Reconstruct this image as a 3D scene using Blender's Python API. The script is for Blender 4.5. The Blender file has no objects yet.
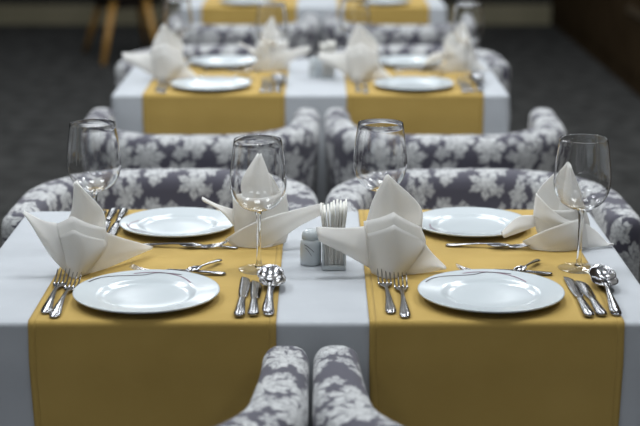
import bpy, bmesh, math, random
from mathutils import Vector, Matrix
random.seed(7)
PI = math.pi
scene = bpy.context.scene
COL = scene.collection

# ------------------------------------------------------------------ camera
F_PX = 1531.0
TH = math.radians(14.04)
CAM = Vector((0.0, 0.0, 1.515))
cd = bpy.data.cameras.new('camera')
cd.sensor_width = 36.0
cd.lens = 36.0 * F_PX / 640.0
cd.clip_start = 0.05
cd.dof.use_dof = True
cd.dof.focus_distance = 2.72
cd.dof.aperture_fstop = 3.2
cam = bpy.data.objects.new('camera', cd)
cam.location = CAM
cam.rotation_euler = (PI / 2 - TH, 0, 0)
COL.objects.link(cam)
scene.camera = cam

# ------------------------------------------------------------------ world, lamps, exposure
w = bpy.data.worlds.new('room_ambient')
scene.world = w
w.use_nodes = True
w.node_tree.nodes['Background'].inputs[0].default_value = (0.88, 0.94, 1.0, 1)
w.node_tree.nodes['Background'].inputs[1].default_value = 0.17
scene.view_settings.view_transform = 'Standard'
scene.view_settings.look = 'None'
scene.view_settings.gamma = 1.0
scene.view_settings.use_curve_mapping = False
scene.view_settings.exposure = 0.0

def ceiling_or_fill_lamp(x, y, power, sx=0.6, sy=0.6, z=3.1, col=(0.93, 0.97, 1.0)):
    l = bpy.data.lights.new('ceiling_or_fill_light', 'AREA')
    l.shape = 'RECTANGLE'; l.size = sx; l.size_y = sy
    l.energy = power; l.color = col
    o = bpy.data.objects.new('ceiling_or_fill_light', l)
    o.location = (x, y, z)
    COL.objects.link(o)
for yy, pw in ((0.7, 6.0), (2.9, 25.0), (5.1, 25.0), (7.3, 23.0), (9.5, 9.0)):  # the row nearest the camera is added fill to brighten the front cloth drop
    for xx in (-1.5, 0.0, 1.5):
        ceiling_or_fill_lamp(xx, yy, pw)
# daylight through the three windows high in the far wall
WINX = (-2.15, -1.55, -0.95)
for xx in WINX:
    l = bpy.data.lights.new('window_daylight', 'AREA')
    l.shape = 'RECTANGLE'; l.size = 0.42; l.size_y = 0.95; l.energy = 5.0; l.color = (0.9, 0.96, 1.0)
    o = bpy.data.objects.new('window_daylight', l)
    o.location = (xx, 12.26, 2.62); o.rotation_euler = (-PI / 2, 0, 0)
    COL.objects.link(o)

# ------------------------------------------------------------------ pixel helper
def ray(px, py):
    a = (px - 320.0) / F_PX; b = -(py - 213.0) / F_PX
    return Vector((a, math.cos(TH) + b * math.sin(TH), -math.sin(TH) + b * math.cos(TH)))
def at_y(px, py, Y):
    d = ray(px, py); return CAM + d * (Y / d.y)
def at_z(px, py, z):
    d = ray(px, py); return CAM + d * ((z - CAM.z) / d.z)

# ------------------------------------------------------------------ materials
def new_mat(name):
    m = bpy.data.materials.new(name); m.use_nodes = True
    nt = m.node_tree
    return m, nt, nt.nodes['Principled BSDF']
def N(nt, typ, **kw):
    n = nt.nodes.new(typ)
    for k, v in kw.items():
        if k == 'inp':
            for kk, vv in v.items(): n.inputs[kk].default_value = vv
        else: setattr(n, k, v)
    return n
def ramp(nt, fac, stops):
    r = nt.nodes.new('ShaderNodeValToRGB')
    while len(r.color_ramp.elements) < len(stops): r.color_ramp.elements.new(0.5)
    for e, (p, c) in zip(r.color_ramp.elements, stops):
        e.position = p; e.color = (c[0], c[1], c[2], 1)
    nt.links.new(fac, r.inputs[0]); return r
def noise_mat(name, c1, c2, scale, rough=0.8, bump=0.0, bscale=None, detail=4, lo=0.35, hi=0.65, spec=0.5, metallic=0.0):
    m, nt, b = new_mat(name)
    tc = N(nt, 'ShaderNodeTexCoord')
    n = N(nt, 'ShaderNodeTexNoise', inp={'Scale': scale, 'Detail': detail})
    nt.links.new(tc.outputs['Object'], n.inputs['Vector'])
    r = ramp(nt, n.outputs['Fac'], [(lo, c1), (hi, c2)])
    nt.links.new(r.outputs[0], b.inputs['Base Color'])
    b.inputs['Roughness'].default_value = rough
    b.inputs['Metallic'].default_value = metallic
    b.inputs['Specular IOR Level'].default_value = spec
    if bump:
        n2 = N(nt, 'ShaderNodeTexNoise', inp={'Scale': bscale or scale * 4, 'Detail': 3})
        nt.links.new(tc.outputs['Object'], n2.inputs['Vector'])
        bp = N(nt, 'ShaderNodeBump', inp={'Strength': bump, 'Distance': 0.01})
        nt.links.new(n2.outputs['Fac'], bp.inputs['Height'])
        nt.links.new(bp.outputs[0], b.inputs['Normal'])
    return m
def weave_mat(name, c1, c2, freq=900, rough=0.85, translucent=0.0, sheen=0.1):
    m, nt, b = new_mat(name)
    tc = N(nt, 'ShaderNodeTexCoord')
    n = N(nt, 'ShaderNodeTexNoise', inp={'Scale': 9.0, 'Detail': 5})
    nt.links.new(tc.outputs['Object'], n.inputs['Vector'])
    r = ramp(nt, n.outputs['Fac'], [(0.3, c1), (0.7, c2)])
    nt.links.new(r.outputs[0], b.inputs['Base Color'])
    b.inputs['Roughness'].default_value = rough
    b.inputs['Specular IOR Level'].default_value = 0.15
    b.inputs['Sheen Weight'].default_value = sheen
    n2 = N(nt, 'ShaderNodeTexNoise', inp={'Scale': freq, 'Detail': 1})
    n3 = N(nt, 'ShaderNodeTexNoise', inp={'Scale': 14.0, 'Detail': 2})
    nt.links.new(tc.outputs['Object'], n2.inputs['Vector'])
    nt.links.new(tc.outputs['Object'], n3.inputs['Vector'])
    bp = N(nt, 'ShaderNodeBump', inp={'Strength': 0.15, 'Distance': 0.001})
    bp2 = N(nt, 'ShaderNodeBump', inp={'Strength': 0.25, 'Distance': 0.006})
    nt.links.new(n2.outputs['Fac'], bp.inputs['Height'])
    nt.links.new(n3.outputs['Fac'], bp2.inputs['Height'])
    nt.links.new(bp2.outputs[0], bp.inputs['Normal'])
    nt.links.new(bp.outputs[0], b.inputs['Normal'])
    if translucent:
        t = N(nt, 'ShaderNodeBsdfTranslucent')
        t.inputs[0].default_value = (c2[0], c2[1], c2[2], 1)
        mx = N(nt, 'ShaderNodeMixShader', inp={0: translucent})
        nt.links.new(b.outputs[0], mx.inputs[1]); nt.links.new(t.outputs[0], mx.inputs[2])
        nt.links.new(mx.outputs[0], nt.nodes['Material Output'].inputs[0])
    return m

M = {}
M['cloth'] = weave_mat('white_tablecloth_cotton', (0.46, 0.485, 0.515), (0.505, 0.53, 0.56))
M['runner'] = weave_mat('mustard_runner_cotton', (0.45, 0.305, 0.085), (0.49, 0.335, 0.098))
M['napkin'] = weave_mat('ivory_napkin_cotton', (0.90, 0.895, 0.875), (0.95, 0.945, 0.93), translucent=0.5)
M['paper'] = weave_mat('paper_tissue', (0.93, 0.92, 0.87), (0.97, 0.965, 0.94), freq=400, translucent=0.4)
M['ceramic'] = noise_mat('white_glazed_ceramic', (0.56, 0.61, 0.635), (0.59, 0.64, 0.665), 6, rough=0.16, spec=0.38)
M['grey_ceramic'] = noise_mat('pale_grey_ceramic', (0.56, 0.60, 0.62), (0.62, 0.66, 0.68), 20, rough=0.25)
M['steel'] = noise_mat('polished_steel', (0.33, 0.33, 0.345), (0.40, 0.40, 0.415), 40, rough=0.16, metallic=1.0)
M['ink'] = noise_mat('dark_glaze_line', (0.03, 0.025, 0.03), (0.05, 0.03, 0.045), 30, rough=0.3)
M['plum'] = noise_mat('plum_glaze_line', (0.16, 0.05, 0.10), (0.20, 0.08, 0.14), 30, rough=0.3)
M['carpet'] = noise_mat('charcoal_carpet', (0.030, 0.030, 0.029), (0.064, 0.064, 0.062), 9.0, rough=0.95, bump=0.4, bscale=220, detail=6, spec=0.1)
M['darkwood'] = noise_mat('dark_brown_wood', (0.030, 0.018, 0.008), (0.045, 0.029, 0.014), 5, rough=0.7, spec=0.05)
M['khaki'] = noise_mat('khaki_skirting', (0.18, 0.163, 0.10), (0.235, 0.21, 0.135), 3, rough=0.6)
M['farwall'] = noise_mat('dark_far_wall', (0.012, 0.011, 0.010), (0.02, 0.018, 0.015), 3, rough=0.8)
M['wall'] = noise_mat('grey_plaster', (0.10, 0.10, 0.10), (0.13, 0.13, 0.13), 3, rough=0.9)
M['oak'] = noise_mat('honey_oak', (0.40, 0.21, 0.05), (0.50, 0.28, 0.07), 9, rough=0.4)
M['seatdark'] = noise_mat('dark_seat_leather', (0.018, 0.012, 0.01), (0.03, 0.02, 0.016), 20, rough=0.5)
M['tablewood'] = noise_mat('brown_table_wood', (0.06, 0.035, 0.02), (0.09, 0.05, 0.03), 8, rough=0.5)

g, nt, b = new_mat('clear_glass')
b.inputs['Base Color'].default_value = (1, 1, 1, 1)
b.inputs['Roughness'].default_value = 0.0
b.inputs['IOR'].default_value = 1.46
b.inputs['Transmission Weight'].default_value = 1.0
M['glass'] = g
# thin blown glass: clear transmission plus Fresnel reflection
g = bpy.data.materials.new('thin_clear_glass'); g.use_nodes = True
nt = g.node_tree; nt.nodes.remove(nt.nodes['Principled BSDF'])
tr = N(nt, 'ShaderNodeBsdfTransparent'); tr.inputs[0].default_value = (0.965, 0.97, 0.97, 1)
gl = N(nt, 'ShaderNodeBsdfGlossy'); gl.inputs['Roughness'].default_value = 0.02
lw = N(nt, 'ShaderNodeLayerWeight')
pw = N(nt, 'ShaderNodeMath', operation='POWER'); pw.inputs[1].default_value = 4.5
nt.links.new(lw.outputs['Facing'], pw.inputs[0])
fr = N(nt, 'ShaderNodeMath', operation='MULTIPLY_ADD'); fr.inputs[1].default_value = 0.85; fr.inputs[2].default_value = 0.035
nt.links.new(pw.outputs[0], fr.inputs[0])
mx = N(nt, 'ShaderNodeMixShader')
nt.links.new(fr.outputs[0], mx.inputs[0]); nt.links.new(tr.outputs[0], mx.inputs[1]); nt.links.new(gl.outputs[0], mx.inputs[2])
nt.links.new(mx.outputs[0], nt.nodes['Material Output'].inputs[0])
M['thin_glass'] = g

def damask():
    m, nt, b = new_mat('grey_white_damask')
    L = nt.links.new
    def mth(op, a, c=None, d=None):
        n = N(nt, 'ShaderNodeMath', operation=op)
        for i, v in enumerate((a, c, d)):
            if v is None: continue
            if isinstance(v, (int, float)): n.inputs[i].default_value = v
            else: L(v, n.inputs[i])
        return n.outputs[0]
    uv = N(nt, 'ShaderNodeTexCoord').outputs['UV']
    wn = N(nt, 'ShaderNodeTexNoise', inp={'Scale': 30.0, 'Detail': 3.0})
    L(uv, wn.inputs['Vector'])
    wsub = N(nt, 'ShaderNodeVectorMath', operation='SUBTRACT'); wsub.inputs[1].default_value = (0.5, 0.5, 0.5)
    L(wn.outputs['Color'], wsub.inputs[0])
    wsc = N(nt, 'ShaderNodeVectorMath', operation='SCALE'); wsc.inputs['Scale'].default_value = 0.020
    L(wsub.outputs[0], wsc.inputs[0])
    wadd = N(nt, 'ShaderNodeVectorMath', operation='ADD')
    L(uv, wadd.inputs[0]); L(wsc.outputs[0], wadd.inputs[1])
    def layer(cell, off, petals, r0, amp, sx, rnd, ang0):
        mp = N(nt, 'ShaderNodeMapping')
        mp.inputs['Location'].default_value = off
        mp.inputs['Rotation'].default_value = (0, 0, ang0)
        mp.inputs['Scale'].default_value = (1 / cell, 1 / cell, 1)
        L(wadd.outputs[0], mp.inputs['Vector'])
        v = N(nt, 'ShaderNodeTexVoronoi', voronoi_dimensions='2D', feature='F1')
        v.inputs['Scale'].default_value = 1.0
        v.inputs['Randomness'].default_value = rnd
        L(mp.outputs[0], v.inputs['Vector'])
        df = N(nt, 'ShaderNodeVectorMath', operation='SUBTRACT')
        L(mp.outputs[0], df.inputs[0]); L(v.outputs['Position'], df.inputs[1])
        sp = N(nt, 'ShaderNodeSeparateXYZ'); L(df.outputs[0], sp.inputs[0])
        sc = N(nt, 'ShaderNodeSeparateColor'); L(v.outputs['Color'], sc.inputs[0])
        x = mth('MULTIPLY', sp.outputs[0], sx)
        y = sp.outputs[1]
        r = mth('SQRT', mth('ADD', mth('MULTIPLY', x, x), mth('MULTIPLY', y, y)))
        a = mth('ADD', mth('ARCTAN2', y, x), mth('MULTIPLY', sc.outputs[0], 6.28))
        lobe = mth('ABSOLUTE', mth('COSINE', mth('MULTIPLY', a, petals / 2.0)))
        lobe = mth('POWER', lobe, 0.62)
        fine = mth('MULTIPLY', mth('COSINE', mth('MULTIPLY', a, petals * 3.0)), 0.045)
        rad = mth('ADD', mth('ADD', mth('MULTIPLY', lobe, amp), r0), fine)
        rad = mth('MULTIPLY', rad, mth('ADD', mth('MULTIPLY', sc.outputs[1], 0.35), 0.82))
        d = mth('SUBTRACT', rad, r)
        mask = N(nt, 'ShaderNodeMapRange', interpolation_type='SMOOTHSTEP')
        mask.inputs['From Min'].default_value = -0.01; mask.inputs['From Max'].default_value = 0.02
        L(d, mask.inputs['Value'])
        # veins: thin dark lines along the petals and one ring
        vein = mth('ABSOLUTE', mth('SINE', mth('MULTIPLY', a, petals / 1.0)))
        vn = N(nt, 'ShaderNodeMapRange', interpolation_type='SMOOTHSTEP')
        vn.inputs['From Min'].default_value = 0.05; vn.inputs['From Max'].default_value = 0.35
        vn.inputs['To Min'].default_value = 0.45
        L(vein, vn.inputs['Value'])
        ring = mth('ABSOLUTE', mth('SUBTRACT', r, mth('MULTIPLY', rad, 0.52)))
        rg = N(nt, 'ShaderNodeMapRange', interpolation_type='SMOOTHSTEP')
        rg.inputs['From Min'].default_value = 0.012; rg.inputs['From Max'].default_value = 0.04
        rg.inputs['To Min'].default_value = 0.55
        L(ring, rg.inputs['Value'])
        return mth('MULTIPLY', mth('MULTIPLY', mask.outputs[0], vn.outputs[0]), rg.outputs[0])
    A = layer(0.098, (0.2, 0.1, 0), 6, 0.10, 0.36, 1.05, 0.5, 0.3)
    B = layer(0.052, (3.4, 1.7, 0), 5, 0.04, 0.35, 1.3, 0.9, 0.9)
    tot = mth('MAXIMUM', A, mth('MULTIPLY', B, 0.85))
    ln = N(nt, 'ShaderNodeTexNoise', inp={'Scale': 75.0, 'Detail': 1.0})
    L(uv, ln.inputs['Vector'])
    lv = mth('ABSOLUTE', mth('SUBTRACT', ln.outputs['Fac'], 0.5))
    lr = N(nt, 'ShaderNodeMapRange', interpolation_type='SMOOTHSTEP')
    lr.inputs['From Min'].default_value = 0.004; lr.inputs['From Max'].default_value = 0.035
    lr.inputs['To Min'].default_value = 0.45
    L(lv, lr.inputs['Value'])
    tot = mth('MULTIPLY', tot, lr.outputs[0])
    r = ramp(nt, tot, [(0.0, (0.080, 0.077, 0.101)), (1.0, (0.57, 0.58, 0.58))])
    L(r.outputs[0], b.inputs['Base Color'])
    b.inputs['Roughness'].default_value = 0.75
    b.inputs['Specular IOR Level'].default_value = 0.25
    b.inputs['Sheen Weight'].default_value = 0.15
    bp = N(nt, 'ShaderNodeBump', inp={'Strength': 0.2, 'Distance': 0.002})
    L(tot, bp.inputs['Height']); L(bp.outputs[0], b.inputs['Normal'])
    return m
M['damask'] = damask()

# ------------------------------------------------------------------ object helpers
def obj(name, mesh, m, parent=None, smooth=True):
    if isinstance(mesh, bmesh.types.BMesh):
        bm = mesh
        bmesh.ops.recalc_face_normals(bm, faces=bm.faces)
        me = bpy.data.meshes.new(name); bm.to_mesh(me); bm.free()
    else: me = mesh
    if smooth:
        for p in me.polygons: p.use_smooth = True
    me.materials.append(m)
    o = bpy.data.objects.new(name, me); COL.objects.link(o)
    if parent: o.parent = parent
    return o
def thing(name, label, cat, loc=(0, 0, 0), rz=0.0, group=None):
    o = bpy.data.objects.new(name, None); COL.objects.link(o)
    o.empty_display_size = 0.05
    o.location = loc; o.rotation_euler = (0, 0, rz)
    o['label'] = label; o['category'] = cat
    if group: o['group'] = group
    return o
def tag(o, label, cat, group=None):
    o['label'] = label; o['category'] = cat
    if group: o['group'] = group
    return o
def struct(o):
    o['kind'] = 'structure'; return o
def copy_tree(root, loc, rz, label):
    r = root.copy(); COL.objects.link(r)
    r.location = loc; r.rotation_euler = (0, 0, rz); r['label'] = label
    for ch in list(root.children):
        c = ch.copy(); COL.objects.link(c); c.parent = r
        for gch in list(ch.children):
            d = gch.copy(); COL.objects.link(d); d.parent = c
    return r
def box(bm, x0, x1, y0, y1, z0, z1, bev=0.0):
    r = bmesh.ops.create_cube(bm, size=1.0)
    for v in r['verts']:
        v.co = Vector(((x0 + x1) / 2 + v.co.x * (x1 - x0), (y0 + y1) / 2 + v.co.y * (y1 - y0), (z0 + z1) / 2 + v.co.z * (z1 - z0)))
    if bev:
        es = list({e for v in r['verts'] for e in v.link_edges})
        bmesh.ops.bevel(bm, geom=es, offset=bev, segments=3, affect='EDGES', profile=0.6)
def tube(bm, pts, rads, seg=10, cap=True):
    rings = []
    for i, p in enumerate(pts):
        p = Vector(p)
        t = (Vector(pts[min(i + 1, len(pts) - 1)]) - Vector(pts[max(i - 1, 0)])).normalized()
        up = Vector((0, 0, 1)) if abs(t.z) < 0.9 else Vector((1, 0, 0))
        a = t.cross(up).normalized(); c = t.cross(a).normalized()
        rings.append([bm.verts.new(p + a * math.cos(2 * PI * k / seg) * rads[i] + c * math.sin(2 * PI * k / seg) * rads[i]) for k in range(seg)])
    for A, B in zip(rings, rings[1:]):
        for k in range(seg): bm.faces.new((A[k], A[(k + 1) % seg], B[(k + 1) % seg], B[k]))
    if cap:
        bm.faces.new(rings[0]); bm.faces.new(rings[-1])
def lathe(bm, prof, seg=48, closed=False):
    rings = []
    for r, z in prof:
        if r < 1e-6: rings.append([bm.verts.new((0, 0, z))])
        else: rings.append([bm.verts.new((r * math.cos(2 * PI * k / seg), r * math.sin(2 * PI * k / seg), z)) for k in range(seg)])
    pr = list(zip(rings, rings[1:]))
    if closed: pr.append((rings[-1], rings[0]))
    for A, B in pr:
        if len(A) == 1 and len(B) == 1: continue
        for k in range(seg):
            k2 = (k + 1) % seg
            if len(A) == 1: bm.faces.new((A[0], B[k2], B[k]))
            elif len(B) == 1: bm.faces.new((A[k], A[k2], B[0]))
            else: bm.faces.new((A[k], A[k2], B[k2], B[k]))
def loft(bm, secs, seg=8):
    """secs: (x, y, z, half width, half thickness) - rounded sections running along Y"""
    rings = []
    for x, y, z, hw, ht in secs:
        rings.append([bm.verts.new((x + hw * math.cos(2 * PI * k / seg + PI / seg), y, z + ht * math.sin(2 * PI * k / seg + PI / seg))) for k in range(seg)])
    for A, B in zip(rings, rings[1:]):
        for k in range(seg): bm.faces.new((A[k], A[(k + 1) % seg], B[(k + 1) % seg], B[k]))
    bm.faces.new(rings[0]); bm.faces.new(rings[-1])
def catmull(pts, n):
    pts = [Vector(p) for p in pts]
    out = []
    m = len(pts) - 1
    for i in range(n):
        t = i / (n - 1) * m
        k = min(int(t), m - 1); f = t - k
        p1, p2 = pts[k], pts[k + 1]
        p0 = pts[k - 1] if k > 0 else p1 * 2 - p2
        p3 = pts[k + 2] if k + 2 <= m else p2 * 2 - p1
        out.append(0.5 * ((2 * p1) + (p2 - p0) * f + (2 * p0 - 5 * p1 + 4 * p2 - p3) * f * f + (3 * p1 - p0 - 3 * p2 + p3) * f ** 3))
    return out

# ------------------------------------------------------------------ the room
PITCH = 2.168           # distance from one table row to the next
TZ = 0.75              # table top
def slab(name, x0, x1, y0, y1, z0, z1, m):
    bm = bmesh.new(); box(bm, x0, x1, y0, y1, z0, z1)
    return struct(obj(name, bm, m, smooth=False))
slab('floor', -6.0, 6.0, -1.5, 12.45, -0.1, 0.0, M['carpet'])
slab('wall_back', -6.0, 1.97, 12.32, 12.45, 0.0, 3.2, M['farwall'])
slab('baseboard_back', -6.0, 1.85, 12.28, 12.32, 0.0, 0.16, M['khaki'])
wr = slab('wall_right', 1.87, 1.97, -1.5, 12.32, 0.0, 3.2, M['darkwood'])
k = 0
yy = 4.0
while yy < 12.2:
    bm = bmesh.new(); box(bm, 1.855, 1.872, yy + 0.006, yy + 0.594, 0.12, 2.3, 0.003)
    obj('panel', bm, M['darkwood'], wr, smooth=False)
    yy += 0.6
slab('trim_1', 1.835, 1.856, 3.0, 9.2, 0.46, 0.50, noise_mat('brown_rail', (0.05, 0.035, 0.02), (0.07, 0.05, 0.03), 6, rough=0.4))
for wi, xx in enumerate(WINX):
    wf = bpy.data.objects.new('window_%d' % (wi + 1), None); COL.objects.link(wf); struct(wf); wf.location = (xx, 12.30, 2.62)
    bm = bmesh.new()
    for a, b_, c, d in ((-0.28, 0.28, 0.51, 0.58), (-0.28, 0.28, -0.58, -0.51), (-0.28, -0.22, -0.51, 0.51), (0.22, 0.28, -0.51, 0.51)):
        box(bm, a, b_, -0.03, 0.02, c, d)
    obj('window_frame', bm, M['darkwood'], wf, smooth=False)
slab('wall_left', -6.1, -6.0, -1.5, 12.45, 0.0, 3.2, M['wall'])

# ------------------------------------------------------------------ armchairs
CH = 0.73
def make_chair(label):
    t = thing('armchair', label, 'armchair', group='damask tub armchairs')
    W, D, R = 0.336, 0.255, 0.275
    path = []     # (point, inward normal, s)
    n_arm, n_c, n_b = 8, 14, 10
    pts = []
    y_tip, y_c = D - 0.03, -D + R
    for i in range(n_arm): pts.append((Vector((-W, y_tip + (y_c - y_tip) * i / n_arm, 0)), Vector((1, 0, 0))))
    for i in range(n_c):
        a = PI + PI / 2 * i / n_c
        pts.append((Vector((-W + R + R * math.cos(a), y_c + R * math.sin(a), 0)), Vector((-math.cos(a), -math.sin(a), 0))))
    for i in range(n_b): pts.append((Vector((-W + R + (2 * W - 2 * R) * i / n_b, -D, 0)), Vector((0, 1, 0))))
    for i in range(n_c):
        a = 1.5 * PI + PI / 2 * i / n_c
        pts.append((Vector((W - R + R * math.cos(a), y_c + R * math.sin(a), 0)), Vector((-math.cos(a), -math.sin(a), 0))))
    for i in range(n_arm + 1): pts.append((Vector((W, y_c + (y_tip - y_c) * i / n_arm, 0)), Vector((-1, 0, 0))))
    ss = [0.0]
    for (p, _), (q, _) in zip(pts, pts[1:]): ss.append(ss[-1] + (q - p).length)
    S = ss[-1]
    def section(p, n, s, shrink=1.0, drop=0.0):
        e = min(s, S - s)
        kk = min(1, e / 0.5); kk = kk * kk * (3 - 2 * kk)
        tk = 0.074 + 0.044 * kk
        H = CH - drop
        bulge = 0.003
        r = tk / 2
        sl = 0.02 + 0.05 * kk
        prof = [(sl + 0.01, 0.11), (sl, 0.14), (sl * 0.62, 0.32), (sl * 0.25, 0.52), (0.0, H - r)]
        for k in range(1, 14):          # squarish rounded top
            a = PI - PI * k / 14
            ca, sa = math.cos(a), math.sin(a)
            prof.append((r + r * math.copysign(abs(ca) ** 0.74, ca), H - r + r * abs(sa) ** 0.74))
        si = 0.012 + 0.05 * kk
        prof += [(tk, H - r), (tk + si * 0.5, 0.56), (tk + si, 0.42), (tk + si, 0.28), (tk + si - 0.01, 0.24)]
        out = []; v = 0; last = None
        for o_, z in prof:
            oo = r + (o_ - r) * shrink
            if last: v += math.hypot(o_ - last[0], z - last[1])
            last = (o_, z)
            out.append((p + n * oo + Vector((0, 0, z)), v))
        return out
    stations = []
    cap_r = 0.03
    for k in range(5, 0, -1):
        a = PI / 2 * k / 5
        stations.append((section(pts[0][0] + Vector((0, cap_r * math.sin(a), 0)), pts[0][1], 0, max(0.05, math.cos(a) ** 0.55), cap_r * 0.9 * (1 - math.cos(a))), -cap_r * math.sin(a)))
    for (p, n), s in zip(pts, ss): stations.append((section(p, n, s), s))
    for k in range(1, 6):
        a = PI / 2 * k / 5
        stations.append((section(pts[-1][0] + Vector((0, cap_r * math.sin(a), 0)), pts[-1][1], S, max(0.05, math.cos(a) ** 0.55), cap_r * 0.9 * (1 - math.cos(a))), S + cap_r * math.sin(a)))
    def piece(name, i0, i1, du=0.0):
        bm = bmesh.new(); uvl = bm.loops.layers.uv.new('UVMap')
        rings = [[(bm.verts.new(co), v, s) for co, v in sec] for sec, s in stations[i0:i1 + 1]]
        for gi, (A, B) in enumerate(zip(rings, rings[1:])):
            gi += i0
            tip = gi < 3 or gi >= len(stations) - 4
            for k in range(len(A) - 1):
                q = (A[k], A[k + 1], B[k + 1], B[k])
                f = bm.faces.new([x[0] for x in q])
                for lp, x in zip(f.loops, q): lp[uvl].uv = (x[0].co.x, x[0].co.z) if tip else (x[2] + du, x[1])
        for rr in ([rings[0]] if i0 == 0 else []) + ([rings[-1]] if i1 == len(stations) - 1 else []):
            f = bm.faces.new([x[0] for x in rr])
            for lp, x in zip(f.loops, rr): lp[uvl].uv = (x[0].co.x, x[0].co.z)
        return obj(name, bm, M['damask'], t)
    a_end = 5 + n_arm - 3
    b_end = len(stations) - 1 - a_end
    piece('arm', 0, a_end); piece('backrest', a_end, b_end); piece('arm', b_end, len(stations) - 1)
    # seat cushion and base
    def pad(name, x, y0, y1, z0, z1, bev):
        bm = bmesh.new(); box(bm, -x, x, y0, y1, z0, z1, bev)
        uvl = bm.loops.layers.uv.new('UVMap')
        for f in bm.faces:
            for lp in f.loops: lp[uvl].uv = (lp.vert.co.x + lp.vert.co.z * 0.3, lp.vert.co.y + lp.vert.co.z)
        return obj(name, bm, M['damask'], t)
    pad('seat_cushion', 0.25, -0.10, 0.255, 0.30, 0.44, 0.035)
    pad('seat_base', 0.255, -0.13, 0.235, 0.12, 0.30, 0.01)
    for sx in (-1, 1):
        for sy in (-1, 1):
            bm = bmesh.new(); tube(bm, [(sx * 0.22, sy * 0.17, 0.0), (sx * 0.215, sy * 0.165, 0.13)], [0.014, 0.02], 10)
            obj('leg', bm, M['tablewood'], t)
    return t
CHX = (-0.342, 0.342)
chair0 = None
chair_rows = [
    (2.052, 0.0, 'in front of the nearest table, back to camera', -0.014),
    (3.368, PI, 'behind the nearest table, facing the camera', 0.004),
    (2.052 + PITCH - 0.04, 0.0, 'before the second table, seen from behind', 0.006),
    (3.368 + PITCH, PI, 'behind the second table, facing the camera', -0.026),
    (2.052 + 2 * PITCH + 0.16, 0.0, 'before the farthest table, seen from behind', 0.004),
]
for Y, rz, desc, dx in chair_rows:
    for x, sd in zip(CHX, ('left', 'right')):
        x = x * (0.991 if Y < 2.1 else 1.035 if rz and Y > 4 else 1.003) + dx
        lab = '%s damask tub armchair %s' % (sd, desc)
        if chair0 is None:
            chair0 = make_chair(lab); chair0.location = (x, Y, 0); chair0.rotation_euler = (0, 0, rz)
        else: copy_tree(chair0, (x, Y, 0), rz, lab)

# ------------------------------------------------------------------ tables with cloths and runners
TX0, TX1, TY0, TY1 = -0.600, 0.552, 2.340, 3.072
def sstep(a, b_, x):
    t = max(0, min(1, (x - a) / (b_ - a))); return t * t * (3 - 2 * t)
def drop_disp(s, d):
    """outward offset of hanging cloth at distance s along the edge, d below the top"""
    crease = 0.004 * (1 - abs(d - 0.065) / 0.05) if abs(d - 0.065) < 0.05 else 0.0
    wv = 0.0045 * math.sin(s * 11.0 + 1.0) + 0.002 * math.sin(s * 23.0 + 0.4)
    return 0.003 * min(1, d / 0.4) + crease + wv * sstep(0.03, 0.5, d)
PROF = [(0.0, 0.0), (0.0035, 0.0012), (0.006, 0.004), (0.007, 0.008)] + [(0.007, 0.015 + 0.0185 * i) for i in range(27)]
def make_cloth(label):
    bm = bmesh.new()
    x0, x1, y0, y1 = TX0, TX1, TY0, TY1
    rc = 0.012
    out = []          # outline points with normal and edge coordinate
    def edge(ax, ay, bx_, by, nx, ny, n):
        for i in range(n):
            f = i / n
            out.append((ax + (bx_ - ax) * f, ay + (by - ay) * f, nx, ny, ax + (bx_ - ax) * f if nx == 0 else ay + (by - ay) * f, 0))
    def corner(cx, cy, a0):
        for i in range(9):
            a = a0 + PI / 2 * i / 9
            c = math.sin(PI * i / 9)
            out.append((cx + rc * math.cos(a), cy + rc * math.sin(a), math.cos(a), math.sin(a), None, c))
    edge(x0 + rc, y0, x1 - rc, y0, 0, -1, 70); corner(x1 - rc, y0 + rc, -PI / 2)
    edge(x1, y0 + rc, x1, y1 - rc, 1, 0, 44); corner(x1 - rc, y1 - rc, 0)
    edge(x1 - rc, y1, x0 + rc, y1, 0, 1, 70); corner(x0 + rc, y1 - rc, PI / 2)
    edge(x0, y1 - rc, x0, y0 + rc, -1, 0, 44); corner(x0 + rc, y0 + rc, PI)
    rings = []
    for off, d in PROF:
        ring = []
        for (x, y, nx, ny, s, c) in out:
            if s is None: dd = 0.003 * min(1, d / 0.4) + 0.022 * c * sstep(0.0, 0.5, d)
            else: dd = drop_disp(s, d)
            ring.append(bm.verts.new((x + nx * (off + dd * (d > 0)), y + ny * (off + dd * (d > 0)), TZ - d)))
        rings.append(ring)
    for A, B in zip(rings, rings[1:]):
        n = len(A)
        for k in range(n): bm.faces.new((A[k], A[(k + 1) % n], B[(k + 1) % n], B[k]))
    # top, with faint ironed unevenness
    inner = rings[0]
    for fr in (0.93, 0.6, 0.25):
        cx, cy = (x0 + x1) / 2, (y0 + y1) / 2
        ring = [bm.verts.new((cx + (v.co.x - cx) * fr, cy + (v.co.y - cy) * fr, TZ)) for v in rings[0]]
        n = len(ring)
        for k in range(n): bm.faces.new((inner[k], inner[(k + 1) % n], ring[(k + 1) % n], ring[k]))
        inner = ring
    bm.faces.new(inner)
    o = obj('tablecloth', bm, M['cloth'])
    return tag(o, label, 'tablecloth', 'white tablecloths')
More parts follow.
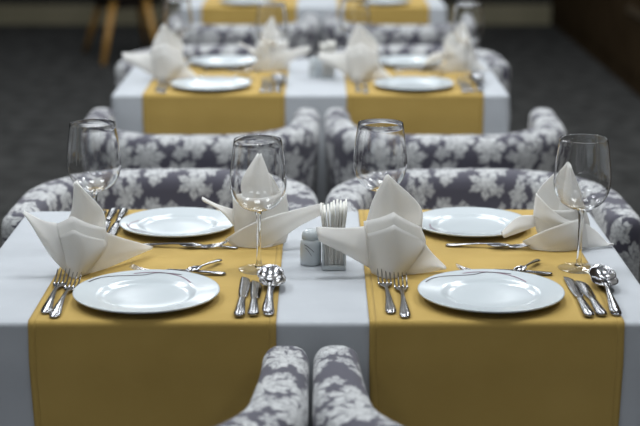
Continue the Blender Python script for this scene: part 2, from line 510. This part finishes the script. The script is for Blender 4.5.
def make_runner(label, rx0, rx1, dlen=0.47):
    t = thing('table_runner', label, 'table runner', ((rx0 + rx1) / 2, (TY0 + TY1) / 2, TZ), group='mustard table runners')
    cx, cy = (rx0 + rx1) / 2, (TY0 + TY1) / 2
    def strip(name, xa, xb, lift, nx):
        bm = bmesh.new()
        prof = [p for p in PROF if p[1] <= dlen]
        line = []
        for off, d in reversed(prof): line.append((-1, off, d))
        for i in range(1, 12): line.append((0, i / 12, 0))
        for off, d in prof: line.append((1, off, d))
        rows = []
        for side, off, d in line:
            row = []
            for j in range(nx + 1):
                x = xa + (xb - xa) * j / nx
                x2 = x + (0.016 * sstep(0.05, 0.45, d) * (1 if x < cx else -0.55) * abs(x - cx) / 0.2 if side == -1 else 0)
                if side == 0: co = (x2 - cx, TY0 + (TY1 - TY0) * off - cy, lift)
                else:
                    dd = drop_disp(x2, d) if d > 0 else 0
                    y = (TY0 if side < 0 else TY1) + side * (off + dd + lift * (1 if d > 0.001 else 0.5))
                    co = (x2 - cx, y - cy, -d + lift * max(0, 1 - d / 0.01))
                row.append(bm.verts.new(co))
            rows.append(row)
        for A, B in zip(rows, rows[1:]):
            for j in range(nx): bm.faces.new((A[j], A[j + 1], B[j + 1], B[j]))
        o = obj(name, bm, M['runner'], t)
        md = o.modifiers.new('thick', 'SOLIDIFY'); md.thickness = 0.0012; md.offset = 0
        return o
    strip('fabric', rx0, rx1, 0.0030, 24)
    strip('hem', rx0, rx0 + 0.012, 0.0031, 1)
    strip('hem', rx1 - 0.012, rx1, 0.0031, 1)
    return t
def make_table(label):
    t = thing('dining_table', label, 'table', ((TX0 + TX1) / 2, (TY0 + TY1) / 2, 0), group='cloth covered dining tables')
    hx, hy = (TX1 - TX0) / 2 - 0.002, (TY1 - TY0) / 2 - 0.002
    bm = bmesh.new(); box(bm, -hx, hx, -hy, hy, TZ - 0.033, TZ - 0.003, 0.006); obj('tabletop', bm, M['tablewood'], t)
    for sx in (-1, 1):
        for sy in (-1, 1):
            bm = bmesh.new(); box(bm, sx * (hx - 0.05) - 0.025, sx * (hx - 0.05) + 0.025, sy * (hy - 0.05) - 0.025, sy * (hy - 0.05) + 0.025, 0, TZ - 0.033, 0.004)
            obj('leg', bm, M['tablewood'], t, smooth=False)
    return t
TN = ('nearest', 'second', 'farthest')
tb0 = make_table('dining table hidden under the nearest white tablecloth')
cl0 = make_cloth('white tablecloth hanging over the nearest table')
RX = {'left': (-0.467, -0.070), 'right': (0.079, 0.487)}
rn0 = {s: make_runner('%s mustard yellow runner laid across the nearest table' % s, *RX[s]) for s in RX}
TOFF = (0.0, PITCH, 2 * PITCH + 0.16)
LDX = (0.0, -0.042, -0.042)   # left place settings of the farther tables sit a little further out
for i in (1, 2):
    copy_tree(tb0, tb0.location + Vector((0, TOFF[i], 0)), 0, 'dining table hidden under the %s white tablecloth' % TN[i])
    c = copy_tree(cl0, Vector((-0.004, TOFF[i], 0)), 0, 'white tablecloth hanging over the %s table' % TN[i])
    c.scale.x = 1.02
    for s in RX:
        xa, xb = (-0.528, -0.104) if s == 'left' else RX[s]
        rn = make_runner('%s mustard yellow runner laid across the %s table' % (s, TN[i]), xa, xb)
        rn.location.y += TOFF[i]

RZ = TZ + 0.0038      # top of the runner
# ------------------------------------------------------------------ tableware masters (local coordinates, base at z = 0)
def plate_top(r, R):
    f = r / R
    if f < 0.55: return 0.005
    if f < 0.71: return 0.005 + 0.006 * sstep(0.55, 0.71, f)
    return 0.011 + 0.005 * (f - 0.71) / 0.29
def make_plate(label, loc, R=0.125, rot=0.0):
    t = thing('dinner_plate', label, 'plate', loc, rot, 'white dinner plates')
    bm = bmesh.new()
    prof = [(0, 0.005)] + [(R * f, plate_top(R * f, R)) for f in (0.3, 0.54, 0.58, 0.62, 0.66, 0.69, 0.72, 0.8, 0.9, 0.98)]
    prof += [(R, 0.0159), (R * 1.004, 0.0146), (R * 0.997, 0.0128), (R * 0.85, 0.0095), (R * 0.72, 0.0062), (R * 0.64, 0.003), (R * 0.60, 0.0), (R * 0.56, 0.0), (R * 0.55, 0.002), (0, 0.002)]
    lathe(bm, prof, 72)
    p = obj('dish', bm, M['ceramic'], t)
    def line(name, a0, a1, fr, m, wid):
        bm = bmesh.new(); n = 40; prev = None
        for i in range(n + 1):
            u = i / n; a = a0 + (a1 - a0) * u; r = fr(u) * R
            row = []
            for q in (-1, 1):
                rr = r + q * wid / 2
                row.append(bm.verts.new((rr * math.cos(a), rr * math.sin(a), plate_top(rr, R) + 0.0004)))
            if prev: bm.faces.new((prev[0], prev[1], row[1], row[0]))
            prev = row
        obj(name, bm, m, t)
    line('painted_line', math.radians(155), math.radians(62), lambda u: 0.94 - 0.13 * sstep(0.1, 0.55, u) + 0.07 * sstep(0.6, 0.75, u), M['ink'], 0.0026)
    line('painted_line', math.radians(108), math.radians(38), lambda u: 0.88 + 0.05 * math.sin(u * 4) - 0.12 * u, M['plum'], 0.0024)
    return t
def make_glass(label, loc):
    t = thing('wine_glass', label, 'wine glass', loc, 0, 'clear wine glasses')
    outer = [(0.004, 0.107), (0.012, 0.1085), (0.024, 0.113), (0.036, 0.122), (0.0448, 0.135), (0.0492, 0.149), (0.0503, 0.162), (0.0493, 0.180), (0.0463, 0.206), (0.0418, 0.237)]
    oc = [Vector((r, z, 0)) for r, z in outer]
    oc = [(p.x, p.y) for p in catmull(oc, 26)]
    r_, z_ = oc[-1]; oc = oc[:-1] + [(r_ + 0.00006, z_ - 0.0006)]
    inner = []
    for i, (r, z) in enumerate(oc):
        q = oc[min(i + 1, 25)]; pz = oc[max(i - 1, 0)]
        tx, tz = q[0] - pz[0], q[1] - pz[1]; ln = math.hypot(tx, tz)
        inner.append((max(0.0, r - tz / ln * 0.0008), z + tx / ln * 0.0008 + (0.002 if i < 3 else 0)))
    bm = bmesh.new()
    prof = [(0, 0.1068)] + oc + [(0.04175, 0.2367), (0.0414, 0.2369), (0.04105, 0.2367)] + list(reversed(inner[2:])) + [(0, inner[2][1] - 0.0008)]
    lathe(bm, prof, 56); obj('bowl', bm, M['glass'], t)
    bm = bmesh.new()
    lathe(bm, [(0, 0.0052), (0.008, 0.0054), (0.0052, 0.010), (0.0042, 0.02), (0.0036, 0.05), (0.0036, 0.08), (0.0044, 0.099), (0.0065, 0.1066), (0, 0.1067)], 24)
    obj('stem', bm, M['glass'], t)
    bm = bmesh.new()
    lathe(bm, [(0, 0), (0.036, 0), (0.0372, 0.0008), (0.036, 0.0016), (0.022, 0.0028), (0.010, 0.0042), (0.006, 0.0050), (0, 0.0051)], 48)
    obj('foot', bm, M['thin_glass'], t)
    return t
HAND = [(0, 0.0, 0.0030, 0.0030, 0.0012), (0, 0.003, 0.0031, 0.0075, 0.0021), (0, 0.010, 0.0034, 0.0098, 0.0024), (0, 0.022, 0.0042, 0.0095, 0.0022),
        (0, 0.045, 0.0062, 0.0072, 0.0020), (0, 0.075, 0.0082, 0.0048, 0.0019), (0, 0.105, 0.0088, 0.0034, 0.0019)]
def make_fork(label, loc, rz=0.0, L=0.215):
    t = thing('table_fork', label, 'fork', loc, rz, 'table forks')
    s = L / 0.21
    bm = bmesh.new()
    loft(bm, [(x, y * s, z * min(1, 0.1 + 0.9 * s), hw * min(1, 0.3 + 0.7 * s), ht) for x, y, z, hw, ht in HAND] +
         [(0, 0.125 * s, 0.0076, 0.0034, 0.0019), (0, 0.138 * s, 0.0052, 0.0055, 0.0016), (0, 0.147 * s, 0.0040, 0.0100, 0.0014), (0, 0.156 * s, 0.0034, 0.0122, 0.0013), (0, 0.163 * s, 0.0034, 0.0124, 0.0013)])
    obj('handle', bm, M['steel'], t)
    for k in range(4):
        x = -0.0105 + 0.007 * k
        bm = bmesh.new()
        loft(bm, [(x, 0.158 * s, 0.0034, 0.0019, 0.0012), (x, 0.175 * s, 0.0046, 0.0017, 0.0011), (x, 0.19 * s, 0.0078, 0.0015, 0.0010), (x, 0.203 * s, 0.0125, 0.0012, 0.0009), (x, 0.21 * s, 0.0158, 0.0005, 0.0004)], 6)
        obj('tine', bm, M['steel'], t)
    return t
def make_knife(label, loc, rz=0.0, L=0.225):
    t = thing('table_knife', label, 'knife', loc, rz, 'table knives')
    s = L / 0.225
    bm = bmesh.new()
    loft(bm, [(0, 0, 0.005, 0.0035, 0.0020), (0, 0.004 * s, 0.0052, 0.0085, 0.0042), (0, 0.014 * s, 0.0052, 0.0098, 0.0050), (0, 0.045 * s, 0.0052, 0.0083, 0.0046), (0, 0.085 * s, 0.0052, 0.0066, 0.0042), (0, 0.098 * s, 0.0052, 0.0062, 0.0040), (0, 0.103 * s, 0.0050, 0.0048, 0.0026)], 10)
    obj('handle', bm, M['steel'], t)
    bm = bmesh.new()
    loft(bm, [(0, 0.100 * s, 0.0045, 0.0050, 0.0022), (0.001, 0.112 * s, 0.0035, 0.0085, 0.0012), (0.001, 0.15 * s, 0.0030, 0.0100, 0.0010), (0.001, 0.19 * s, 0.0030, 0.0102, 0.0009), (-0.0005, 0.21 * s, 0.0030, 0.0085, 0.0008), (-0.003, 0.221 * s, 0.0030, 0.0050, 0.0007), (-0.006, 0.225 * s, 0.0030, 0.0012, 0.0005)], 8)
    obj('blade', bm, M['steel'], t)
    return t
def make_spoon(label, loc, rz=0.0, L=0.20, bw=0.0205):
    t = thing('table_spoon', label, 'spoon', loc, rz, 'table spoons')
    s = L / 0.20
    bm = bmesh.new()
    loft(bm, [(x, y * s, z * min(1, 0.1 + 0.9 * s), hw * min(1, 0.3 + 0.7 * s), ht) for x, y, z, hw, ht in HAND] + [(0, y * s, z * min(1, 0.1 + 0.9 * s), hw * min(1, s), ht) for y, z, hw, ht in ((0.122, 0.0090, 0.0035, 0.0020), (0.135, 0.0092, 0.0050, 0.0018), (0.142, 0.0092, 0.0068, 0.0010))])
    obj('handle', bm, M['steel'], t)
    bm = bmesh.new(); cy, ly = 0.176 * s, 0.043 * s
    nr, na = 7, 28
    def bowl(sign, z0):
        rings = []
        for i in range(nr + 1):
            f = i / nr
            ring = []
            for k in range(na if i else 1):
                a = 2 * PI * k / na
                taper = 1.0 - 0.16 * math.sin(a)
                ring.append(bm.verts.new((bw * f * math.cos(a) * taper, cy + ly * f * math.sin(a), z0 + (0.0095 * f ** 2.2 + 0.002) * min(1, s))))
            rings.append(ring)
        for A, B in zip(rings, rings[1:]):
            for k in range(na):
                k2 = (k + 1) % na
                if len(A) == 1: bm.faces.new((A[0], B[k], B[k2]))
                else: bm.faces.new((A[k], A[k2], B[k2], B[k]))
        return rings[-1]
    A = bowl(1, 0.0016); B = bowl(-1, 0.0004)
    for k in range(na): bm.faces.new((A[k], A[(k + 1) % na], B[(k + 1) % na], B[k]))
    obj('bowl', bm, M['steel'], t)
    return t

# folded cloth napkins: every panel is a curved sheet spanned between two edge curves
def make_napkin(label, base, panels):
    X0, Y0 = base
    org = Vector((X0, Y0, RZ))
    t = thing('folded_napkin', label, 'napkin', org, 0, 'folded cloth napkins')
    for name, A, B, bulge, crown in panels:
        nu, nv = 17, 15
        def curve(C): return catmull([at_y(px, py, Y0 + dy) - org for px, py, dy in C], nv)
        ca, cb = curve(A), curve(B)
        bm = bmesh.new(); rows = []
        for i in range(nv):
            v = i / (nv - 1); row = []
            for j in range(nu):
                u = j / (nu - 1)
                p = ca[i].lerp(cb[i], u)
                p.y += bulge * math.sin(PI * u)
                if crown:
                    uc, h = crown
                    tent = u / uc if u < uc else (1 - u) / (1 - uc)
                    p.z += h * tent * v ** 3
                p += Vector((0, 0.0012 * math.sin(7 * u + 5 * v + len(name)), 0.0))
                p.z = max(p.z, 0.0012)
                row.append(bm.verts.new(p))
            rows.append(row)
        for a, b_ in zip(rows, rows[1:]):
            for j in range(nu - 1): bm.faces.new((a[j], a[j + 1], b_[j + 1], b_[j]))
        o = obj(name, bm, M['napkin'], t)
        md = o.modifiers.new('thick', 'SOLIDIFY'); md.thickness = 0.0016; md.offset = 0
    return t
NAP = {}
NAP['front left'] = ((-0.435, 2.612), [
    ('front_panel', [(68, 275, -.01), (58, 255, 0), (56, 224, 0)], [(86, 276, -.01), (106, 248, 0), (106, 228, 0)], -0.034, (0.40, 0.026)),
    ('rear_panel', [(70, 272, .0), (58, 255, 0), (56, 226, 0)], [(84, 273, .0), (106, 248, 0), (106, 230, 0)], 0.03, None),
    ('fold_layer', [(70, 275, -.014), (60, 257, -.008), (57, 237, -.006)], [(85, 276, -.014), (105, 250, -.008), (105.5, 240, -.006)], -0.031, (0.40, 0.024)),
    ('peak', [(58, 235, .0), (71, 212, .02), (74, 183, .03)], [(106, 231, .0), (102, 210, .015), (76, 183, .03)], 0.022, None),
    ('wing', [(57, 223, -.002), (42, 220, -.004), (24, 211, 0)], [(72, 277, -.018), (50, 255, -.01), (25, 214, 0)], -0.010, None),
    ('wing', [(106, 232, .0), (126, 239, .05), (153, 247, .115)], [(84, 277, -.02), (112, 266, .03), (151, 249, .11)], -0.008, None),
])
NAP['front right'] = ((0.134, 2.612), [
    ('front_panel', [(372, 274, -.01), (367, 256, 0), (364, 221, 0)], [(406, 276, -.01), (425, 247, 0), (421, 227, 0)], -0.036, (0.5, 0.030)),
    ('rear_panel', [(375, 270, .0), (367, 256, 0), (364, 224, 0)], [(404, 272, .0), (425, 247, 0), (421, 230, 0)], 0.03, None),
    ('fold_layer', [(373, 275, -.014), (368, 257, -.008), (365, 234, -.006)], [(405, 276, -.014), (423, 250, -.008), (421, 239, -.006)], -0.033, (0.5, 0.030)),
    ('peak', [(365, 226, .0), (373, 200, .015), (386, 176, .03)], [(422, 228, .0), (420, 206, .012), (390, 177, .03)], 0.018, None),
    ('wing', [(366, 226, -.002), (342, 228, -.008), (316, 227, -.012)], [(370, 268, -.02), (345, 254, -.018), (319, 241, -.018)], -0.010, None),
    ('wing', [(424, 242, .0), (433, 254, .005), (446, 267, .0)], [(400, 278, -.02), (424, 273, -.01), (445, 269, -.005)], -0.008, None),
])
NAP['back left'] = ((-0.109, 2.818), [
    ('front_panel', [(240, 248, -.01), (234, 226, 0), (233, 196, 0)], [(284, 248, -.01), (289, 226, 0), (286, 193, 0)], -0.036, None),
    ('rear_panel', [(242, 244, .0), (234, 226, 0), (233, 196, 0)], [(282, 244, .0), (289, 226, 0), (286, 193, 0)], 0.03, None),
    ('peak', [(248, 212, .0), (240, 184, .0), (258, 153, .012)], [(276, 212, .0), (271, 180, .0), (261, 153, .012)], -0.016, None),
    ('leaf', [(258, 210, .012), (262, 186, .015), (268, 172, .018)], [(287, 215, .002), (287, 200, .006), (273, 177, .016)], 0.008, None),
    ('wing', [(225, 239, -.03), (246, 226, -.046), (272, 216, -.048), (298, 209, -.03), (324, 203, -.015)], [(238, 250, -.03), (254, 249, -.046), (276, 242, -.048), (298, 227, -.03), (325, 213, -.015)], -0.004, None),
    ('leaf', [(233, 209, -.01), (216, 204, -.022), (202, 197, -.03)], [(234, 226, -.02), (221, 211, -.03), (203, 201, -.034)], -0.006, None),
])
NAP['back right'] = ((0.438, 2.80), [
    ('front_panel', [(546, 251, -.01), (536, 228, 0), (534, 206, 0)], [(582, 250, -.01), (590, 228, 0), (584, 206, 0)], -0.036, None),
    ('rear_panel', [(548, 247, .0), (536, 228, 0), (534, 206, 0)], [(580, 247, .0), (590, 228, 0), (584, 206, 0)], 0.03, None),
    ('peak', [(534, 214, .0), (538, 191, 0), (566, 163, .012)], [(585, 216, 0), (580, 190, 0), (569, 163, .012)], 0.012, None),
    ('leaf', [(556, 222, -.03), (562, 193, -.012), (567, 164, .01)], [(586, 224, -.01), (579, 194, -.006), (570, 164, .01)], -0.010, None),
    ('wing', [(536, 193, -.008), (548, 206, -.034), (563, 218, -.042), (582, 226, -.03)], [(533, 216, -.01), (545, 222, -.036), (561, 227, -.044), (582, 232, -.034)], -0.004, None),
    ('wing', [(522, 241, -.035), (543, 231, -.05), (566, 223, -.05), (584, 218, -.03)], [(536, 252, -.035), (552, 254, -.05), (572, 252, -.05), (588, 246, -.03)], -0.004, None),
    ('wing', [(580, 219, -.012), (598, 233, -.004), (613, 250, .0)], [(583, 250, -.03), (600, 253, -.016), (612, 255, -.006)], -0.008, None),
    ('leaf', [(534, 215, -.01), (518, 217, -.03), (501, 233, -.04)], [(535, 226, -.02), (521, 232, -.04), (504, 238, -.05)], -0.006, None),
])

# ------------------------------------------------------------------ laying the tables
PL = {'front left': ((-0.290, 2.452), 0.122, 0.0), 'front right': ((0.286, 2.455), 0.122, 0.05),
      'back left': ((-0.279, 2.916), 0.114, 2.2), 'back right': ((0.298, 2.918), 0.114, 2.6)}
GL = {'front left': (-0.109, 2.628), 'front right': (0.463, 2.636), 'back left': (-0.420, 2.782), 'back right': (0.112, 2.785)}
done = {}
def setting(seat, ti):
    left = seat.endswith('left')
    dx = LDX[ti] if left else 0.0
    dy = PITCH * ti
    where = 'at the %s seat of the %s table' % (seat, TN[ti])
    def put(key, fn, x, y, z, label, rz=0.0, **kw):
        loc = Vector((x + dx, y + dy, z)); full = label + ' ' + where
        if key in done: return copy_tree(done[key], loc, rz, full)
        done[key] = fn(full, loc, **({'rz': rz} if fn not in (make_glass,) else {}), **kw)
        return done[key]
    (px, py), R, rot = PL[seat]
    key = 'plate' + str(R)
    loc = Vector((px + dx, py + dy, RZ)); lab = 'round white dinner plate ' + where
    if key in done: copy_tree(done[key], loc, rot, lab)
    else: done[key] = make_plate(lab, loc, R, rot)
    gx, gy = GL[seat]
    on_cloth = RZ
    put('glass', make_glass, gx, gy, on_cloth, 'empty clear wine glass')
    nseat = 'front right' if (seat == 'front left' and ti) else seat
    base, panels = NAP[nseat]; base = NAP[seat][0]
    if 'nap' + nseat in done: copy_tree(done['nap' + nseat], Vector((base[0] + dx, base[1] + dy, RZ)), 0, 'ivory cloth napkin folded upright ' + where)
    else: done['nap' + seat] = make_napkin('ivory cloth napkin folded upright ' + where, base, panels)
    if seat.startswith('front'):
        fx = (-0.4445, -0.4275) if left else (0.1155, 0.1370)
        ky = 2.352
        put('fork', make_fork, fx[0], ky + 0.012, RZ, 'left of two steel forks', rz=0.02)
        put('fork', make_fork, fx[1], ky - 0.010, RZ, 'right of two steel forks', rz=-0.01)
        kx = (-0.130, -0.1075, -0.085) if left else (0.433, 0.4545, 0.4765)
        put('knife', make_knife, kx[0], ky - 0.008, RZ, 'longer steel knife', rz=0.0, L=0.228)
        put('knife_s', make_knife, kx[1], ky - 0.003, RZ, 'shorter steel knife', rz=0.02, L=0.20)
        put('spoon', make_spoon, kx[2] + 0.002, ky + 0.001, RZ, 'lower of two stacked spoons', rz=-0.01 if left else -0.06, L=0.20, bw=0.0230)
        up = put('spoon', make_spoon, kx[2], ky + 0.005, RZ + 0.0042, 'upper of two stacked spoons', rz=0.0 if left else -0.05, L=0.20, bw=0.0230)
        up.rotation_euler.x = 0.035
        cx = px + 0.118
        put('dfork', make_fork, cx + 0.006, 2.594, RZ, 'small dessert fork lying beyond the plate', rz=PI / 2 - 0.05, L=0.17)
        put('dspoon', make_spoon, cx - 0.008, 2.672, RZ + 0.004, 'teaspoon crossing a fork behind the plate', rz=2.62, L=0.100, bw=0.010)
    else:
        ky = 3.062
        kx = (-0.402, -0.4235, -0.445) if left else (0.186, 0.165, 0.143)
        put('knife', make_knife, kx[0], ky - 0.004, RZ, 'longer steel knife', rz=PI, L=0.228)
        put('knife_s', make_knife, kx[1], ky - 0.006, RZ, 'shorter steel knife', rz=PI, L=0.20)
        put('spoon', make_spoon, kx[2], ky - 0.01, RZ, 'large steel spoon', rz=PI, L=0.20, bw=0.0230)
        fx = (-0.138, -0.112) if left else (0.452, 0.476)
        put('fork', make_fork, fx[1], ky - 0.008, RZ, 'right of two steel forks', rz=PI)
        put('fork', make_fork, fx[0], ky - 0.004, RZ, 'left of two steel forks', rz=PI)
        cx = px - 0.065
        put('dfork', make_fork, cx + 0.004, 2.786, RZ, 'small dessert fork lying before the plate', rz=-PI / 2 - 0.10, L=0.17)
        put('dspoon', make_spoon, cx + 0.19, 2.768, RZ, 'small dessert spoon lying before the plate', rz=PI / 2 - 0.04, L=0.15, bw=0.015)
for ti in (0, 1):
    for seat in ('front left', 'front right', 'back left', 'back right'): setting(seat, ti)
# farthest table: only what reaches into the frame
for seat in ('front left', 'front right'):
    (px, py), R, rot = PL[seat]
    copy_tree(done['plate0.122'], Vector((px + (LDX[2] if 'left' in seat else 0), py + TOFF[2], RZ)), rot, 'round white dinner plate at the %s seat of the farthest table' % seat)

# shaker and paper napkin holder in the middle of each table
def make_shaker(label, loc):
    t = thing('salt_shaker', label, 'shaker', loc, 0, 'ceramic shakers')
    bm = bmesh.new()
    lathe(bm, [(0, 0), (0.0175, 0), (0.019, 0.002), (0.0192, 0.01), (0.0190, 0.035), (0.0182, 0.043), (0.0155, 0.048), (0, 0.0482)], 36)
    bd = obj('body', bm, M['grey_ceramic'], t)
    bm = bmesh.new()
    lathe(bm, [(0, 0.0483), (0.0160, 0.0483), (0.0163, 0.053), (0.0150, 0.059), (0.010, 0.064), (0, 0.0655)], 32)
    obj('cap', bm, M['ceramic'], t)
    for (a0, a1, z0, z1) in ((-125, -72, 0.040, 0.027), (-118, -85, 0.034, 0.020)):
        bm = bmesh.new(); prev = None
        for i in range(15):
            u = i / 14; a = math.radians(a0 + (a1 - a0) * u); z = z0 + (z1 - z0) * u ** 1.5
            row = [bm.verts.new((0.0195 * math.cos(a), 0.0195 * math.sin(a), z + q * 0.0007)) for q in (-1, 1)]
            if prev: bm.faces.new((prev[0], prev[1], row[1], row[0]))
            prev = row
        obj('painted_line', bm, M['ink'], bd)
    return t
def make_holder(label, loc):
    t = thing('napkin_holder', label, 'napkin holder', loc, 0, 'ceramic napkin holders')
    bm = bmesh.new(); box(bm, -0.0215, 0.0215, -0.035, 0.035, 0, 0.009, 0.002); obj('base', bm, M['grey_ceramic'], t)
    for s in (-1, 1):
        bm = bmesh.new(); box(bm, s * 0.0193 - 0.0022, s * 0.0193 + 0.0022, -0.035, 0.035, 0.0088, 0.062, 0.002); obj('side_plate', bm, M['grey_ceramic'], t)
    return t
def make_paper(label, loc, lean, hgt):
    bm = bmesh.new(); rows = []
    for i in range(9):
        v = i / 8; z = hgt * v
        x = lean * v ** 1.6
        rows.append([bm.verts.new((x + 0.0005 * math.sin(9 * v + 3 * j), -0.031 + 0.062 * j / 4, z)) for j in range(5)])
    for a, b_ in zip(rows, rows[1:]):
        for j in range(4): bm.faces.new((a[j], a[j + 1], b_[j + 1], b_[j]))
    o = obj('paper_napkin', bm, M['paper'])
    md = o.modifiers.new('thick', 'SOLIDIFY'); md.thickness = 0.0035; md.offset = 0
    o.location = loc
    return tag(o, label, 'paper napkin', 'paper napkins in the holders')
HX, HY = 0.025, 2.668
for ti in (0, 1):
    dy = PITCH * ti
    make_s = make_shaker('small pale grey shaker beside the napkin holder on the %s table' % TN[ti], (-0.017, 2.678 + dy, TZ + 0.0002))
    make_holder('pale grey holder full of paper napkins on the %s table' % TN[ti], (HX, HY + dy, TZ + 0.0002))
    rr = random.Random(3)
    ORD = ('leftmost', 'second from left', 'third from left', 'fourth from left', 'middle', 'fourth from right', 'third from right', 'second from right', 'rightmost')
    for kx in range(9):
        q = kx - 4
        make_paper('%s thin paper napkin in the holder on the %s table' % (ORD[kx], TN[ti]),
                   (HX + q * 0.0037, HY + dy + rr.uniform(-0.003, 0.003), TZ + 0.0096), q * 0.0022 + rr.uniform(-0.0015, 0.0015), 0.103 + rr.uniform(-0.008, 0.006))

# ------------------------------------------------------------------ wooden chair far behind on the left
t = thing('wooden_chair', 'wooden chair with honey coloured splayed legs far behind on the left', 'chair', (-1.33, 10.5, 0), 0.0)
for x, y in ((-0.323, 0.22), (-0.11, -0.40), (0.25, -0.20), (0.08, 0.45)):
    bm = bmesh.new()
    tube(bm, [(x, y, 0), (x * 0.55 + 0.01, y * 0.55, 0.42)], [0.019, 0.028], 10); obj('leg', bm, M['oak'], t)
def turned_box(name, hx, hy, cy, z0, z1, bev, m):
    bm = bmesh.new(); box(bm, -hx, hx, cy - hy, cy + hy, z0, z1, bev)
    bmesh.ops.rotate(bm, verts=bm.verts, cent=(0, 0, 0), matrix=Matrix.Rotation(math.radians(32), 3, 'Z'))
    obj(name, bm, m, t)
turned_box('seat', 0.23, 0.23, 0, 0.42, 0.48, 0.02, M['seatdark'])
turned_box('apron', 0.16, 0.16, 0, 0.35, 0.42, 0.004, M['seatdark'])
for sx in (-1, 1):
    bm = bmesh.new(); tube(bm, [(sx * 0.19, 0.20, 0.46), (sx * 0.20, 0.25, 0.86)], [0.018, 0.015], 10)
    bmesh.ops.rotate(bm, verts=bm.verts, cent=(0, 0, 0), matrix=Matrix.Rotation(math.radians(32), 3, 'Z'))
    obj('back_post', bm, M['oak'], t)
turned_box('back_rail', 0.20, 0.013, 0.242, 0.66, 0.84, 0.006, M['oak'])
